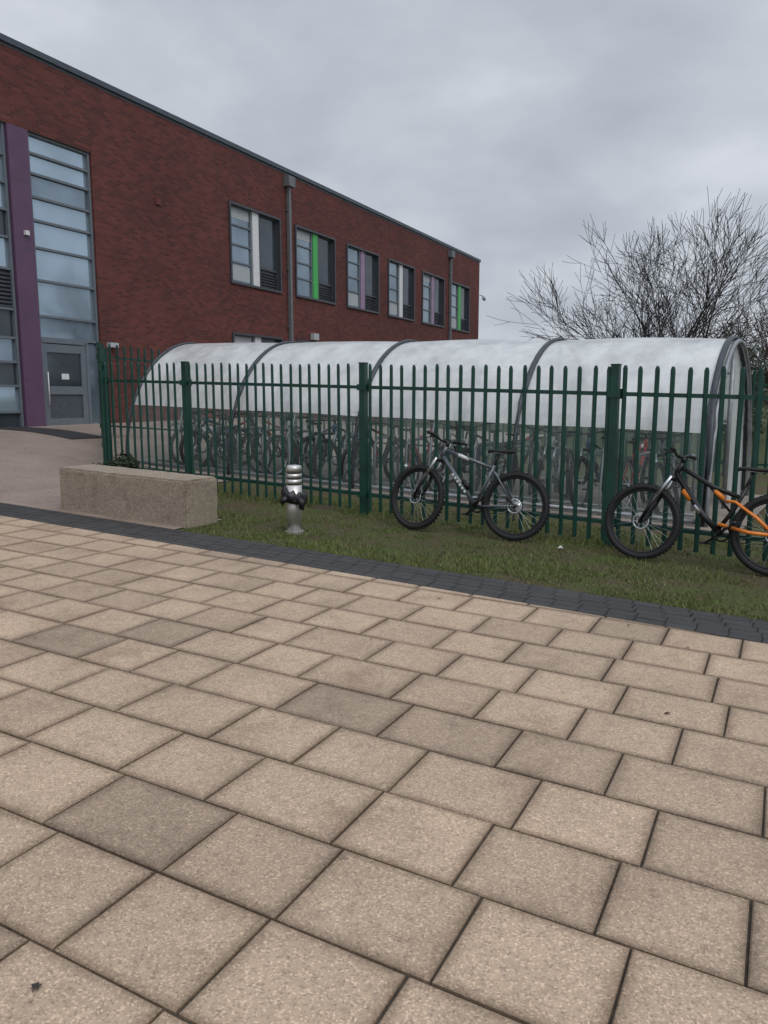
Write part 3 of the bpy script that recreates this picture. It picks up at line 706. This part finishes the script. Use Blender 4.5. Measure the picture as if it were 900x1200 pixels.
# ---------------------------------------------------------------- litter
b=MB(); x,y=-.90,1.78; z=g(x,y)+.004
pts=[(0,.03),(.012,.012),(.028,.014),(.016,-.002),(.02,-.02),(.004,-.012),(0,-.034),(-.006,-.012),(-.022,-.018),(-.014,0),(-.026,.012),(-.01,.012)]
b.add([(x,y,z+.005)]+[(x+u*.6,y+v*.6,z+.001+.005*((i%3)/2)) for i,(u,v) in enumerate(pts)],[(0,i+1,(i+1)%12+1) for i in range(12)]); b.obj('fallen_leaf',[M_bark])
b=MB(); p=F(.33,-.5); z=g(p.x,p.y)
b.add([(p.x-.03,p.y,z+.01),(p.x,p.y-.02,z+.02),(p.x+.03,p.y,z+.01),(p.x+.01,p.y+.03,z+.03),(p.x,p.y,z+.04)],[(0,1,4),(1,2,4),(2,3,4),(3,0,4)]); b.obj('paper_litter',[M_white])
# ---------------------------------------------------------------- world
wd=bpy.data.worlds.new('World'); sc.world=wd; wd.use_nodes=True; nt=wd.node_tree; L=nt.links
bg=nt.nodes['Background']; bg.inputs['Strength'].default_value=.1
sky=N(nt,'ShaderNodeTexSky',sky_type='NISHITA'); sky.sun_disc=False; sky.sun_elevation=math.radians(48); sky.sun_rotation=math.radians(150)
tc=N(nt,'ShaderNodeTexCoord'); sp=N(nt,'ShaderNodeSeparateXYZ'); L.new(tc.outputs['Generated'],sp.inputs[0])
zc=N(nt,'ShaderNodeMath',operation='MAXIMUM'); L.new(sp.outputs['Z'],zc.inputs[0]); zc.inputs[1].default_value=0
za=N(nt,'ShaderNodeMath',operation='ADD'); L.new(zc.outputs[0],za.inputs[0]); za.inputs[1].default_value=.28
dx=N(nt,'ShaderNodeMath',operation='DIVIDE'); L.new(sp.outputs['X'],dx.inputs[0]); L.new(za.outputs[0],dx.inputs[1])
dy=N(nt,'ShaderNodeMath',operation='DIVIDE'); L.new(sp.outputs['Y'],dy.inputs[0]); L.new(za.outputs[0],dy.inputs[1])
cb=N(nt,'ShaderNodeCombineXYZ'); L.new(dx.outputs[0],cb.inputs['X']); L.new(dy.outputs[0],cb.inputs['Y'])
no=N(nt,'ShaderNodeTexNoise'); no.inputs['Scale'].default_value=1.9; no.inputs['Detail'].default_value=6; no.inputs['Roughness'].default_value=.5; no.inputs['Distortion'].default_value=.15
L.new(cb.outputs[0],no.inputs['Vector'])
cr=ramp(nt,[(.34,(.43,.465,.525)),(.47,(.50,.535,.60)),(.57,(.57,.605,.665)),(.70,(.70,.73,.785))]); L.new(no.outputs['Fac'],cr.inputs['Fac'])
zr=N(nt,'ShaderNodeMapRange'); zr.inputs['From Min'].default_value=.5; zr.inputs['From Max'].default_value=1; zr.inputs['To Min'].default_value=10; zr.inputs['To Max'].default_value=20; zr.interpolation_type='SMOOTHSTEP'
L.new(sp.outputs['Z'],zr.inputs['Value'])
ms=N(nt,'ShaderNodeVectorMath',operation='SCALE'); L.new(cr.outputs['Color'],ms.inputs[0]); L.new(zr.outputs[0],ms.inputs['Scale'])
mx=mixc(nt); mx.inputs[0].default_value=.95; L.new(sky.outputs[0],mx.inputs[6]); L.new(ms.outputs[0],mx.inputs[7]); L.new(mx.outputs[2],bg.inputs['Color'])
sl=bpy.data.lights.new('sun','SUN'); sl.energy=1.0; sl.angle=math.radians(35); sl.color=(1,.97,.93)
so=bpy.data.objects.new('sun',sl); sc.collection.objects.link(so)
az=math.radians(150); el=math.radians(48); dv=Vector((math.sin(az)*math.cos(el),math.cos(az)*math.cos(el),math.sin(el)))
so.rotation_euler=dv.to_track_quat('Z','Y').to_euler()
# ---------------------------------------------------------------- camera
cd=bpy.data.cameras.new('camera'); cam=bpy.data.objects.new('camera',cd); sc.collection.objects.link(cam); sc.camera=cam
cd.sensor_fit='VERTICAL'; cd.sensor_height=36; cd.lens=27; cd.clip_end=3000; cd.clip_start=.05
cam.location=(0,0,1.5); cam.rotation_euler=(math.radians(90-8.53),0,0)
